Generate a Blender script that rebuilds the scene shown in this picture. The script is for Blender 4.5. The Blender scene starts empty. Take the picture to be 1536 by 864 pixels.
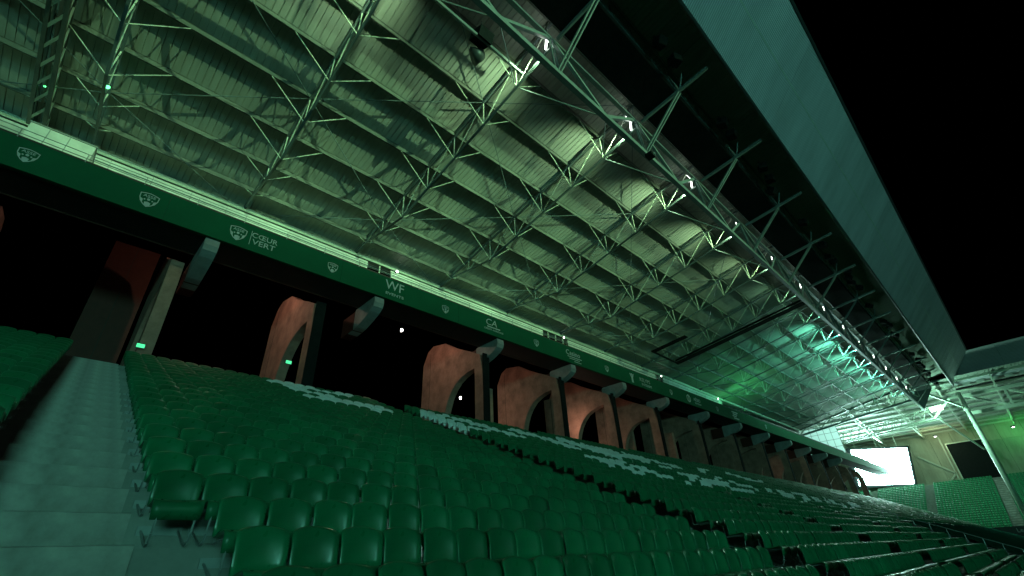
import bpy, math, random
import numpy as np
from mathutils import Vector, Matrix

random.seed(7)
rng = np.random.default_rng(7)
scene = bpy.context.scene
COL = scene.collection
R = math.radians

# ------------------------------------------------------------------ camera
# axes of the stand: X along it, Y towards its back, Z up; the eye is the origin
FPX = 695.0
cx = Vector((1587 - 768, 800 - 432, FPX)).normalized()
cz = Vector((700 - 768, -730 - 432, FPX))
cz = (cz - cx * cx.dot(cz)).normalized()
cy = cz.cross(cx)
# camera basis in world coordinates (camera x right, y up, -z forward)
right = Vector((cx[0], cy[0], cz[0]))
up = -Vector((cx[1], cy[1], cz[1]))
back = -Vector((cx[2], cy[2], cz[2]))
cam_d = bpy.data.cameras.new('camera')
cam = bpy.data.objects.new('camera', cam_d)
COL.objects.link(cam)
cam.matrix_world = Matrix(((right[0], up[0], back[0], 0), (right[1], up[1], back[1], 0),
                           (right[2], up[2], back[2], 0), (0, 0, 0, 1)))
cam_d.sensor_width = 36.0
cam_d.lens = 36.0 * FPX / 1536.0
cam_d.clip_end = 2000
cam_d.clip_start = 0.05
scene.camera = cam

def depth_of(p):
    return -(Vector(p).dot(back))
def pix(p):
    v = Vector(p); d = depth_of(v)
    return 768 + FPX * v.dot(right) / d, 432 - FPX * v.dot(up) / d

# ------------------------------------------------------------------ world (night)
w = bpy.data.worlds.new('World'); scene.world = w; w.use_nodes = True
nt = w.node_tree
bg = nt.nodes['Background']
sky = nt.nodes.new('ShaderNodeTexSky'); sky.sky_type = 'NISHITA'
sky.sun_disc = False; sky.sun_elevation = R(-9); sky.sun_rotation = R(40)
nt.links.new(sky.outputs[0], bg.inputs[0]); bg.inputs[1].default_value = 0.02

scene.view_settings.view_transform = 'Standard'
scene.view_settings.look = 'None'
scene.view_settings.gamma = 1.0
scene.view_settings.exposure = 0.0
scene.cycles.use_denoising = True
scene.cycles.max_bounces = 4
scene.cycles.diffuse_bounces = 2
scene.cycles.glossy_bounces = 2
scene.cycles.sample_clamp_indirect = 2.0

# strengths of the lamps, seen and added
ROOF_LAMP_W = 1900.0
ADDED_FLOOD_W = 370000.0  # added unseen floodlights across the pitch, aimed under this roof
SCREEN_NEAR = 75.0      # the lit screen in view
SCREEN_ADDED = 29.0       # added unseen screen across the pitch, lights the seats
WARM_W = 225.0

# ------------------------------------------------------------------ materials
def mat(name, base, vary=0.15, scale=3.0, rough=0.5, metal=0.0, bump=0.0, streak=None, spec=0.5, bscale=None):
    m = bpy.data.materials.new(name); m.use_nodes = True
    n = m.node_tree.nodes; l = m.node_tree.links
    p = n['Principled BSDF']
    p.inputs['Roughness'].default_value = rough
    p.inputs['Metallic'].default_value = metal
    p.inputs['Specular IOR Level'].default_value = spec
    tc = n.new('ShaderNodeTexCoord'); mp = n.new('ShaderNodeMapping')
    l.new(tc.outputs['Object'], mp.inputs[0])
    if streak: mp.inputs['Scale'].default_value = streak
    nz = n.new('ShaderNodeTexNoise'); nz.inputs['Scale'].default_value = scale
    nz.inputs['Detail'].default_value = 6; nz.inputs['Roughness'].default_value = 0.65
    l.new(mp.outputs[0], nz.inputs['Vector'])
    cr = n.new('ShaderNodeValToRGB')
    cr.color_ramp.elements[0].position = 0.3; cr.color_ramp.elements[1].position = 0.72
    cr.color_ramp.elements[0].color = [c * (1 - vary) for c in base] + [1]
    cr.color_ramp.elements[1].color = [min(1, c * (1 + vary)) for c in base] + [1]
    l.new(nz.outputs['Fac'], cr.inputs[0]); l.new(cr.outputs[0], p.inputs['Base Color'])
    if bump:
        b = n.new('ShaderNodeBump'); b.inputs['Strength'].default_value = bump; b.inputs['Distance'].default_value = 0.02
        nb = n.new('ShaderNodeTexNoise'); nb.inputs['Scale'].default_value = bscale or scale * 8
        nb.inputs['Detail'].default_value = 4
        l.new(mp.outputs[0], nb.inputs['Vector'])
        l.new(nb.outputs['Fac'], b.inputs['Height']); l.new(b.outputs[0], p.inputs['Normal'])
    return m
def glow(name, col, strength):
    m = bpy.data.materials.new(name); m.use_nodes = True
    n = m.node_tree.nodes; l = m.node_tree.links
    n.remove(n['Principled BSDF'])
    e = n.new('ShaderNodeEmission'); e.inputs[0].default_value = (*col, 1); e.inputs[1].default_value = strength
    l.new(e.outputs[0], n['Material Output'].inputs[0])
    return m
M = {}
M['deck'] = mat('roof_sheet_metal', (0.40, 0.43, 0.38), 0.13, 1.6, 0.75, 0, 0.05, spec=0.25, streak=(2.2, 0.25, 1))
M['purlin'] = mat('purlin_steel', (0.12, 0.135, 0.115), 0.15, 2.0, 0.45)
M['steel'] = mat('pale_painted_steel', (0.48, 0.55, 0.45), 0.12, 3.0, 0.4)
M['girder'] = mat('grey_girder_steel', (0.13, 0.17, 0.17), 0.2, 2.0, 0.45)
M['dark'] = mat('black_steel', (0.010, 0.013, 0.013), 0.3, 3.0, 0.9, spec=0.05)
M['darkbox'] = mat('dark_grey_housing', (0.035, 0.045, 0.045), 0.3, 3.0, 0.45)
M['seat'] = mat('green_seat_plastic', (0.004, 0.152, 0.062), 0.22, 2.2, 0.32, 0, 0.0, spec=0.4)
def worn(m, lo, hi, scale):
    n = m.node_tree.nodes; l = m.node_tree.links; p = n['Principled BSDF']
    tc = n.new('ShaderNodeTexCoord'); oi = n.new('ShaderNodeObjectInfo')
    nz = n.new('ShaderNodeTexNoise'); nz.inputs['Scale'].default_value = scale; nz.inputs['Detail'].default_value = 8
    l.new(tc.outputs['Object'], nz.inputs['Vector'])
    mr = n.new('ShaderNodeMapRange'); mr.inputs[1].default_value = 0.3; mr.inputs[2].default_value = 0.75
    mr.inputs[3].default_value = lo; mr.inputs[4].default_value = hi
    l.new(nz.outputs['Fac'], mr.inputs[0]); l.new(mr.outputs[0], p.inputs['Roughness'])
    src = p.inputs['Base Color'].links[0].from_socket
    hs = n.new('ShaderNodeHueSaturation'); l.new(src, hs.inputs['Color'])
    m2 = n.new('ShaderNodeMapRange'); m2.inputs[3].default_value = 0.78; m2.inputs[4].default_value = 1.18
    l.new(oi.outputs['Random'], m2.inputs[0]); l.new(m2.outputs[0], hs.inputs['Value'])
    l.new(hs.outputs[0], p.inputs['Base Color'])
worn(M['seat'], 0.24, 0.48, 9.0)
M['seat_far'] = mat('green_seat_plastic_dusty', (0.004, 0.152, 0.062), 0.22, 2.2, 0.5, spec=0.28)
worn(M['seat_far'], 0.42, 0.6, 3.0)
M['pale_seat'] = mat('pale_seat_plastic', (0.74, 0.80, 0.78), 0.12, 0.9, 0.4)
M['concrete'] = mat('terrace_concrete', (0.22, 0.23, 0.21), 0.22, 1.6, 0.85, 0, 0.25)
M['step'] = mat('stair_concrete', (0.34, 0.33, 0.30), 0.40, 1.7, 0.85, 0, 0.25)
M['fascia'] = mat('fascia_green', (0.003, 0.088, 0.040), 0.12, 0.7, 0.8, 0, 0.03, spec=0.15)
M['print'] = mat('pale_print', (0.42, 0.48, 0.47), 0.2, 4.0, 0.6)
M['terracotta'] = mat('terracotta_concrete', (0.35, 0.18, 0.135), 0.42, 1.1, 0.85, 0, 0.3)
M['bracket'] = mat('pale_bracket_concrete', (0.27, 0.28, 0.27), 0.25, 1.4, 0.8, 0, 0.15)
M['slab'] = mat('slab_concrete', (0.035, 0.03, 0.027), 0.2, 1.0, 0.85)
M['white'] = mat('white_cladding', (0.58, 0.60, 0.55), 0.18, 1.2, 0.5, 0, 0.05)
M['rail'] = mat('galvanised_rail', (0.26, 0.29, 0.28), 0.1, 3.0, 0.4, 0.2)
M['grass'] = mat('pitch_turf', (0.035, 0.085, 0.025), 0.35, 0.25, 0.9, 0, 0.3)
M['farwall'] = mat('far_wall_cladding', (0.34, 0.36, 0.27), 0.3, 0.5, 0.7, 0, 0.1, streak=(1, 1, 0.3))
M['glazing_bar'] = mat('glazing_bar', (0.2, 0.22, 0.22), 0.1, 2, 0.4)
M['wood'] = mat('dark_brown_paint', (0.07, 0.014, 0.007), 0.2, 2, 0.7)
M['lamp_white'] = glow('lamp_tube', (0.85, 1.0, 0.85), 14)
M['lamp_small'] = glow('small_lamp', (0.95, 1.0, 0.95), 25)
M['lamp_warm'] = glow('warm_bulb', (1.0, 0.95, 0.85), 30)
M['lamp_green'] = glow('green_lamp', (0.12, 1.0, 0.3), 4)
M['screen'] = glow('lit_screen', (0.55, 1.0, 0.88), SCREEN_NEAR)
M['screen_added'] = glow('added_screen_glow', (0.23, 1.0, 0.79), SCREEN_ADDED)
M['exit'] = glow('exit_sign_face', (0.1, 1.0, 0.4), 1.2)

def ribbed(name, base, rough, axis, pitch, depth):
    """cladding with fine ribs across, for the roof edge"""
    m = mat(name, base, 0.22, 0.35, rough, streak=(1.0, 0.25, 0.25))
    n = m.node_tree.nodes; l = m.node_tree.links
    tc = n.new('ShaderNodeTexCoord'); wv = n.new('ShaderNodeTexWave')
    wv.wave_type = 'BANDS'; wv.bands_direction = axis
    wv.inputs['Scale'].default_value = 2 * math.pi / (20 * pitch) * 1.0
    wv.inputs['Distortion'].default_value = 0
    l.new(tc.outputs['Object'], wv.inputs['Vector'])
    b = n.new('ShaderNodeBump'); b.inputs['Strength'].default_value = 1.0; b.inputs['Distance'].default_value = depth
    l.new(wv.outputs['Fac'], b.inputs['Height']); l.new(b.outputs[0], n['Principled BSDF'].inputs['Normal'])
    # the bands between the ribs are darker in the colour
    src = n['Principled BSDF'].inputs['Base Color'].links[0].from_socket
    mx = n.new('ShaderNodeMix'); mx.data_type = 'RGBA'; mx.blend_type = 'MULTIPLY'; mx.inputs[0].default_value = 1.0
    rp = n.new('ShaderNodeValToRGB'); rp.color_ramp.elements[0].color = (0.62, 0.62, 0.62, 1); rp.color_ramp.elements[1].color = (1, 1, 1, 1)
    rp.color_ramp.elements[0].position = 0.15; rp.color_ramp.elements[1].position = 0.55
    l.new(wv.outputs['Fac'], rp.inputs[0]); l.new(src, mx.inputs[6]); l.new(rp.outputs[0], mx.inputs[7])
    l.new(mx.outputs[2], n['Principled BSDF'].inputs['Base Color'])
    return m
M['tarp'] = mat('dark_tarpaulin', (0.008, 0.045, 0.032), 0.35, 1.2, 1.0, 0, 0.2, spec=0.0)
M['edge_clad'] = ribbed('roof_edge_cladding', (0.72, 0.68, 0.73), 0.6, 'X', 0.17, 0.03)

def translucent(name, col):
    m = bpy.data.materials.new(name); m.use_nodes = True
    n = m.node_tree.nodes; l = m.node_tree.links; p = n['Principled BSDF']
    p.inputs['Base Color'].default_value = (*col, 1); p.inputs['Roughness'].default_value = 0.5
    t = n.new('ShaderNodeBsdfTranslucent'); t.inputs[0].default_value = (*col, 1)
    mx = n.new('ShaderNodeMixShader'); mx.inputs[0].default_value = 0.6
    l.new(p.outputs[0], mx.inputs[1]); l.new(t.outputs[0], mx.inputs[2])
    l.new(mx.outputs[0], n['Material Output'].inputs[0])
    return m
M['opal'] = translucent('opal_glazing', (0.8, 0.9, 0.88))

# ------------------------------------------------------------------ mesh helpers
class MB:
    def __init__(s): s.v = []; s.f = []
    def add(s, vs, fs):
        o = len(s.v); s.v += [tuple(v) for v in vs]; s.f += [tuple(i + o for i in f) for f in fs]; return s
    def box(s, x0, x1, y0, y1, z0, z1):
        return s.add([(x0, y0, z0), (x1, y0, z0), (x1, y1, z0), (x0, y1, z0), (x0, y0, z1), (x1, y0, z1), (x1, y1, z1), (x0, y1, z1)],
                     [(0, 3, 2, 1), (4, 5, 6, 7), (0, 1, 5, 4), (1, 2, 6, 5), (2, 3, 7, 6), (3, 0, 4, 7)])
    def tube(s, a, b, r, n=6, r2=None, up=(0, 0, 1)):
        a = Vector(a); b = Vector(b); d = (b - a).normalized()
        u = d.cross(Vector(up))
        if u.length < 1e-3: u = d.cross(Vector((1, 0, 0)))
        u.normalize(); t = d.cross(u); r2 = r if r2 is None else r2
        ph = math.pi / n
        vs = [a + (u * math.cos(2 * math.pi * i / n + ph) + t * math.sin(2 * math.pi * i / n + ph)) * r for i in range(n)]
        vs += [b + (u * math.cos(2 * math.pi * i / n + ph) + t * math.sin(2 * math.pi * i / n + ph)) * r2 for i in range(n)]
        fs = [(i, (i + 1) % n, n + (i + 1) % n, n + i) for i in range(n)]
        fs += [tuple(range(n - 1, -1, -1)), tuple(range(n, 2 * n))]
        return s.add(vs, fs)
    def bar(s, a, b, w, h, up=(0, 0, 1)):
        """rectangular bar, w across, h along the up side"""
        a = Vector(a); b = Vector(b); d = (b - a).normalized()
        u = d.cross(Vector(up))
        if u.length < 1e-3: u = d.cross(Vector((1, 0, 0)))
        u.normalize(); t = u.cross(d)
        c = [(-w / 2, -h / 2), (w / 2, -h / 2), (w / 2, h / 2), (-w / 2, h / 2)]
        vs = [a + u * p + t * q for p, q in c] + [b + u * p + t * q for p, q in c]
        return s.add(vs, [(0, 1, 5, 4), (1, 2, 6, 5), (2, 3, 7, 6), (3, 0, 4, 7), (3, 2, 1, 0), (4, 5, 6, 7)])
    def prism(s, prof, x0, x1):
        """profile of (y, z) pushed along x"""
        n = len(prof)
        vs = [(x0, y, z) for y, z in prof] + [(x1, y, z) for y, z in prof]
        fs = [(i, (i + 1) % n, n + (i + 1) % n, n + i) for i in range(n)] + [tuple(range(n - 1, -1, -1)), tuple(range(n, 2 * n))]
        return s.add(vs, fs)
    def path(s, pts, r, n=6):
        for a, b in zip(pts[:-1], pts[1:]): s.tube(a, b, r, n)
        return s
    def build(s, name, m, parent=None, smooth=False):
        me = bpy.data.meshes.new(name); me.from_pydata(s.v, [], s.f); me.update()
        me.materials.append(m)
        if smooth: me.polygons.foreach_set('use_smooth', [True] * len(me.polygons))
        o = bpy.data.objects.new(name, me); COL.objects.link(o)
        if parent is not None: o.parent = parent
        return o
def loc_to(parent, mb):
    ox, oy, oz = parent.location
    mb.v = [(x - ox, y - oy, z - oz) for x, y, z in mb.v]; return mb
def empty(name, loc=(0, 0, 0)):
    o = bpy.data.objects.new(name, None); COL.objects.link(o); o.location = loc
    o.empty_display_size = 0.3
    return o
def tag(o, label, cat, group=None):
    o['label'] = label; o['category'] = cat
    if group: o['group'] = group
    return o
def struct(o, label=None):
    o['kind'] = 'structure'
    if label: o['label'] = label
    return o
def copy_tree(o, parent=None):
    c = o.copy(); COL.objects.link(c); c.parent = parent
    for ch in [x for x in bpy.data.objects if x.parent == o]: copy_tree(ch, c)
    return c
def place(name, mesh, parent, loc=(0, 0, 0), rot=None):
    o = bpy.data.objects.new(name, mesh); COL.objects.link(o); o.parent = parent; o.location = loc
    if rot: o.rotation_euler = rot
    return o
def spot_light(name, loc, power, col, radius, parent, aim, cone, blend):
    d = bpy.data.lights.new(name, 'SPOT'); d.energy = power; d.color = col; d.shadow_soft_size = radius
    d.spot_size = R(cone); d.spot_blend = blend
    o = bpy.data.objects.new(name, d); COL.objects.link(o); o.location = loc; o.parent = parent
    o.rotation_euler = Vector(aim).to_track_quat('-Z', 'Y').to_euler()
    return o
def point_light(name, loc, power, col, radius, parent):
    d = bpy.data.lights.new(name, 'POINT'); d.energy = power; d.color = col; d.shadow_soft_size = radius
    o = bpy.data.objects.new(name, d); COL.objects.link(o); o.location = loc; o.parent = parent
    return o
ORD = ['zeroth', 'first', 'second', 'third', 'fourth', 'fifth', 'sixth', 'seventh', 'eighth', 'ninth', 'tenth', 'eleventh', 'twelfth',
       'thirteenth', 'fourteenth', 'fifteenth', 'sixteenth', 'seventeenth', 'eighteenth', 'nineteenth', 'twentieth',
       'twenty-first', 'twenty-second', 'twenty-third', 'twenty-fourth', 'twenty-fifth', 'twenty-sixth', 'twenty-seventh',
       'twenty-eighth', 'twenty-ninth', 'thirtieth'] + ['later'] * 300

# ------------------------------------------------------------------ key dimensions (metres from the eye)
PITCH_Z = -6.5
ROW_P, ROW_R = 0.78, 0.344          # tread depth, riser
def row_y(n): return 5.0 + ROW_P * n
def row_top(n): return 0.42 + ROW_R * n
def tread_z(n): return row_top(n) - 0.80
N0, N1 = -4, 21
AISLES = [(-0.40, 0.90)] + [(c - 0.6, c + 0.6) for c in (12.15, 22.5, 33.2, 44.0, 55.0, 66.0, 77.0, 88.0, 99.0, 110.0)] + [(-12.0, -10.8)]
X_END = 118.0
BAY = 8.2
def tx(k): return 4.45 + BAY * k
KS = list(range(-2, 14))
PY = [30.2, 27.95, 25.5, 22.75, 19.8, 16.9, 14.0, 11.1, 8.2, 5.3, 2.65]     # purlins
def roof_z(y): return 27.86 - 0.19 * y
LOW = {27.95: 21.95, 25.5: 21.55, 22.75: 21.18, 19.8: 21.72, 16.9: 22.27, 14.0: 22.8, 11.1: 23.38}

# ------------------------------------------------------------------ the ground
struct(MB().add([(-600, -600, PITCH_Z), (900, -600, PITCH_Z), (900, 600, PITCH_Z), (-600, 600, PITCH_Z)], [(0, 1, 2, 3)]).build('ground', M['grass']))

# stepped concrete under the seats
prof = []
for n in range(N0, N1 + 1):
    y0 = row_y(n) - 0.55; z = tread_z(n)
    prof += [(y0, z), (y0 + ROW_P, z)]
prof += [(row_y(N1) + 2.6, tread_z(N1)), (row_y(N1) + 2.6, PITCH_Z - 0.1), (row_y(N0) - 0.55, PITCH_Z - 0.1)]
mb = MB(); n = len(prof)
mb.add([(-16, y, z) for y, z in prof] + [(X_END, y, z) for y, z in prof],
       [(i, n + i, n + (i + 1) % n, (i + 1) % n) for i in range(n)])
terrace = struct(mb.build('terrace', M['concrete']))
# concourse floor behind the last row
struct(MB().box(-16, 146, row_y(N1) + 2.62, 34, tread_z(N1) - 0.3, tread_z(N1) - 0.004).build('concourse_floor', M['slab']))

# stair aisles: half steps between the treads, one object per step
step_mesh = {}
for i, (a, b) in enumerate(AISLES):
    if a < -5: continue
    e = empty('stair_aisle', ((a + b) / 2, row_y(N0), tread_z(N0)))
    if i == 0: tag(e, 'wide pale concrete stair climbing at the left between the seat blocks', 'stairs')
    else: tag(e, 'narrow concrete stair, %s one along the stand after the wide left stair' % ORD[i], 'stairs', 'stairs between the seat blocks')
    wd = round(b - a, 2)
    if wd not in step_mesh:
        h = wd / 2 - 0.02
        m1 = MB().prism([(-0.56, -0.325), (-0.545, 0.004), (0.235, 0.004), (0.235, 0.03), (-0.55, 0.03), (-0.585, 0.022), (-0.59, -0.02), (-0.585, -0.325)], -h, h)
        o = m1.build('step', M['step']); step_mesh[wd] = o.data; bpy.data.objects.remove(o)
    for n in range(N0 + 1, N1 + 1):
        place('step', step_mesh[wd], e, (0, row_y(n) - row_y(N0), tread_z(n) - tread_z(N0)))

# ------------------------------------------------------------------ seats
def seat_grid(nu, path, cols=None):
    """front shell surface: list of rows of points, local coords, facing -Y"""
    rows = []
    for (y, z, hw, cup) in path:
        row = []
        for j in range(nu):
            u = -1 + 2 * j / (nu - 1)
            drop = max(0.0, (z - 0.70) / 0.11) * 0.03       # the top edge is arched
            row.append((u * hw, y - cup * u * u, z - drop * u * u))
        rows.append(row)
    return rows
# side profile: y, z, half width, forward cupping of the sides
PATH_HI = [(-0.43, 0.255, 0.215, 0.0), (-0.462, 0.34, 0.226, 0.0), (-0.455, 0.41, 0.225, 0.0), (-0.41, 0.438, 0.228, 0.0),
           (-0.25, 0.415, 0.224, 0.0), (-0.12, 0.40, 0.224, 0.01), (-0.06, 0.425, 0.225, 0.035), (-0.04, 0.50, 0.225, 0.06),
           (-0.033, 0.60, 0.225, 0.066), (-0.02, 0.70, 0.225, 0.06), (-0.003, 0.76, 0.224, 0.05), (0.008, 0.79, 0.210, 0.04), (0.02, 0.81, 0.175, 0.025)]
PATH_LO = [PATH_HI[i] for i in (0, 2, 3, 5, 6, 8, 9, 10, 12)]
def shell(nu, path, th):
    g = seat_grid(nu, path); nv = len(g)
    P = np.array(g)                                     # nv,nu,3
    # pan edges curl up a little at the sides
    for i in range(2, 6 if nv > 10 else 4):
        if i < nv: P[i, :, 2] += 0.018 * (np.linspace(-1, 1, nu) ** 2)
    du = np.gradient(P, axis=1); dv = np.gradient(P, axis=0)
    N = np.cross(du, dv); N /= np.linalg.norm(N, axis=2, keepdims=True)
    B = P - N * -th if N[nv // 2, nu // 2, 1] < 0 else P - N * th
    # back surface behind the front (towards +Y / down)
    mid = N[nv // 2, nu // 2]
    s = 1.0 if mid[1] > 0 else -1.0
    B = P + N * s * th
    V = np.concatenate([P.reshape(-1, 3), B.reshape(-1, 3)])
    F = []
    k = nv * nu
    for i in range(nv - 1):
        for j in range(nu - 1):
            a = i * nu + j; b = a + 1; c = a + nu + 1; d = a + nu
            F.append((a, b, c, d)); F.append((k + a, k + d, k + c, k + b))
    ring = [j for j in range(nu)] + [i * nu + nu - 1 for i in range(1, nv)] + [(nv - 1) * nu + j for j in range(nu - 2, -1, -1)] + [i * nu for i in range(nv - 2, 0, -1)]
    for a, b in zip(ring, ring[1:] + ring[:1]): F.append((b, a, k + a, k + b))
    return V, F
Vh, Fh = shell(9, PATH_HI, 0.014)
Vl, Fl = shell(6, PATH_LO, 0.02)
me_hi = bpy.data.meshes.new('seat_shell'); me_hi.from_pydata(Vh.tolist(), [], Fh); me_hi.materials.append(M['seat'])
me_hi.polygons.foreach_set('use_smooth', [True] * len(me_hi.polygons)); me_hi.update()
me_hi_pale = me_hi.copy(); me_hi_pale.materials.clear(); me_hi_pale.materials.append(M['pale_seat'])
# steel bracket: a bent tube under the pan and a bolted plate on the riser
fb = MB()
for sx in (-0.17, 0.17):
    fb.path([(sx, -0.40, 0.41), (sx, -0.43, 0.33), (sx, -0.40, 0.14), (sx, -0.34, 0.06), (sx, -0.25, 0.035), (sx, -0.12, 0.07), (sx, 0.20, 0.20)], 0.012, 6)
    fb.path([(sx, -0.40, 0.395), (sx, 0.02, 0.37), (sx, 0.05, 0.62)], 0.011, 6)
fb.box(-0.21, 0.21, 0.195, 0.215, 0.16, 0.25)
o = fb.build('support_frame', M['rail']); me_frame = o.data; bpy.data.objects.remove(o)

SEAT_P = 0.482
seats = []          # (x, n, block, index from the block's left end)
edges = sorted(AISLES)
blocks = []
for (a0, a1), (b0, b1) in zip(edges[:-1], edges[1:]): blocks.append((a1, b0))
blocks.append((edges[-1][1], X_END - 0.5))
for bi, (xa, xb) in enumerate(blocks):
    cnt = int((xb - xa - 0.06) / SEAT_P)
    off = ((xb - xa) - cnt * SEAT_P) / 2 if bi != 1 else 0.04
    for n in range(N0, N1 + 1):
        for i in range(cnt):
            if bi == 1 and n <= 1 and i == 0: continue          # the block steps back at the foot of the wide stair
            x = xa + off + SEAT_P * (i + 0.5)
            if x > 43.2 and n <= 3: continue                    # the lower rows past the fifth stair are covered
            seats.append((x, n, bi, i))

# pale seats among the green ones: (row, from x, to x)
PALE = [(6,41.2,42.4), (7,20.8,21.1), (7,24.0,24.4), (7,25.4,28.3), (7,33.3,34.5), (7,36.0,37.2), (7,38.6,39.8), (7,40.8,41.5), (7,42.2,45.1), (7,47.2,50.1),
        (8,18.0,18.9), (8,19.9,21.3), (8,21.8,22.0), (8,23.7,27.1), (8,30.7,31.2), (8,32.6,33.6), (8,34.3,36.9), (8,38.8,39.6), (8,41.0,42.4), (8,43.2,46.3),
        (8,49.9,52.8), (9,17.2,18.0), (9,18.4,19.2), (9,19.9,21.3), (9,24.0,25.2), (9,25.6,29.2), (9,30.0,33.3), (9,34.5,35.7), (9,36.4,38.1), (9,39.3,42.0),
        (9,44.1,44.8), (9,46.5,47.2), (9,53.7,54.4), (10,17.7,19.9), (10,20.4,21.6), (10,24.7,27.3), (10,29.2,29.7), (10,30.9,31.9), (10,37.2,37.4),
        (11,17.7,21.1), (11,31.2,32.1), (12,25.9,27.3), (13,22.3,23.5), (13,25.4,26.4), (13,28.8,30.2), (13,40.0,43.2), (14,16.3,16.5), (14,19.4,20.6),
        (14,22.0,24.7), (14,24.9,27.6), (14,28.0,30.9), (14,33.8,34.8), (14,40.3,45.6), (15,8.8,9.3), (15,9.6,9.8), (15,12.9,14.8), (15,15.8,17.2),
        (15,19.4,21.3), (15,22.0,30.2), (15,35.5,37.6), (15,40.3,44.6), (16,6.4,10.3), (16,12.9,14.1), (16,15.3,17.2), (16,19.2,21.1), (16,21.6,26.6),
        (16,27.1,29.5), (16,42.0,44.8), (17,7.4,10.3), (17,12.9,14.1), (17,15.1,17.0), (17,18.4,21.1), (17,21.6,27.3), (17,28.3,28.5), (18,6.2,8.4),
        (18,13.2,14.1), (18,14.4,16.8), (18,18.4,20.8), (18,22.5,24.4), (18,24.9,25.4), (19,6.4,7.4), (19,12.9,14.4), (19,14.6,16.3), (19,19.2,20.4),
        (19,23.5,24.2), (20,6.0,9.8), (20,13.4,14.4), (20,15.1,15.6), (21,6.2,8.4), (21,9.3,10.0)]
PALE += [(n, a, a + 1.5 + (n * 7 + a) % 3) for n in (9, 11, 13, 15, 16) for a in range(56 + n, 104, 9)]
def is_pale(x, n):
    for (m, a, b) in PALE:
        if m == n and a <= x <= b: return True
    return False

def seen(x, n):
    p = (x, row_y(n), row_top(n) - 0.15)
    if depth_of(p) < 0.5: return None
    u, v = pix(p)
    if -15 < u < 1551 and v < 905: return depth_of(p)
    return None
cand = []
for s in seats:
    d = seen(s[0], s[1])
    if d is not None and not is_pale(s[0], s[1]): cand.append((d, s))
cand.sort(key=lambda t: t[0])
single = set(t[1] for t in cand[:300])
low_row = min(s[1] for s in single)
BLOCKNAME = {0: 'beyond the stair', 1: 'right of the wide stair', 2: 'past the second stair', 3: 'past the third stair'}
for (x, n, bi, i) in sorted(single, key=lambda s: (s[1], s[0])):
    e = empty('stadium_seat', (x, row_y(n), tread_z(n)))
    r = n - low_row + 1
    if bi == 0:
        from_end = int((blocks[0][1] - x) / SEAT_P) + 1
        lab = 'green plastic seat left of the wide stair, %s row up, %s seat from the stair' % (ORD[r], ORD[from_end])
    else:
        lab = 'green plastic seat %s, %s row up, %s seat in' % (BLOCKNAME.get(bi, 'far along'), ORD[r], ORD[i + 1])
    tag(e, lab, 'seat', 'green seats in rows on the terrace')
    sh = place('seat_shell', me_hi, e)
    sh.rotation_euler = (R(rng.normal(0, 0.8)), 0, R(rng.normal(0, 0.7)))
    place('support_frame', me_frame, e)

def many_seats(name, lst, m, label):
    V0, F0 = Vl, np.array(Fl)
    k = len(lst); nv = len(V0); nf = len(F0)
    allv = np.empty((k, nv, 3), np.float32)
    for j, (x, y, z, rot) in enumerate(lst):
        c, s = math.cos(rot), math.sin(rot)
        W = V0.copy()
        t = rng.normal(0, 0.012); W[:, 1] = W[:, 1] + t * W[:, 2]
        X = W[:, 0] * c - W[:, 1] * s; Y = W[:, 0] * s + W[:, 1] * c
        allv[j, :, 0] = X + x; allv[j, :, 1] = Y + y; allv[j, :, 2] = W[:, 2] + z
    F = (F0[None] + (np.arange(k) * nv)[:, None, None]).reshape(-1, 4)
    me = bpy.data.meshes.new(name)
    me.vertices.add(k * nv); me.vertices.foreach_set('co', allv.ravel())
    me.loops.add(F.size); me.loops.foreach_set('vertex_index', F.ravel().astype(np.int32))
    me.polygons.add(len(F)); me.polygons.foreach_set('loop_start', (np.arange(len(F)) * 4).astype(np.int32))
    me.polygons.foreach_set('use_smooth', [True] * len(F))
    me.update(calc_edges=True); me.materials.append(m)
    o = bpy.data.objects.new(name, me); COL.objects.link(o)
    o['kind'] = 'stuff'; o['label'] = label; o['category'] = 'seats'
    return o
greens = [(x, row_y(n), tread_z(n), rng.normal(0, .012)) for (x, n, b, i) in seats if (x, n, b, i) not in single and not is_pale(x, n) and (n >= 0 or x > 3)]
pales = [(x, row_y(n), tread_z(n), 0) for (x, n, b, i) in seats if is_pale(x, n)]
many_seats('distant_green_seats', greens, M['seat_far'], 'green plastic seats filling the stand towards its far end')
many_seats('distant_pale_seats', pales, M['pale_seat'], 'pale seats set among the green upper rows as a pattern')

# tarpaulin over the lower rows past the fifth stair, with a guard rail
NXC, NYC = 60, 12
vs = []; fs = []
ya, yb = row_y(N0) - 0.45, row_y(3) + 0.15
for i in range(NXC + 1):
    for j in range(NYC + 1):
        xx = 44.9 + (117 - 44.9) * i / NXC; yy = ya + (yb - ya) * j / NYC
        zz = row_top(N0) - 0.12 + ROW_R / ROW_P * (yy - row_y(N0)) + 0.05 * math.sin(xx * 1.7) * math.sin(yy * 2.1) + rng.normal(0, 0.025)
        vs.append((xx, yy, zz))
for i in range(NXC):
    for j in range(NYC):
        a = i * (NYC + 1) + j; fs.append((a, a + NYC + 1, a + NYC + 2, a + 1))
tag(MB().add(vs, fs).build('tarpaulin', M['tarp'], None, True), 'dark green tarpaulin sheet stretched over the lower far seats', 'tarpaulin')
gr = tag(empty('guard_rail', (44.6, 5, 0)), 'thin steel guard rail running down beside the covered seats', 'rail')
pa, pb = (44.7, row_y(N0), tread_z(N0)), (44.7, row_y(4), tread_z(4))
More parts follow.
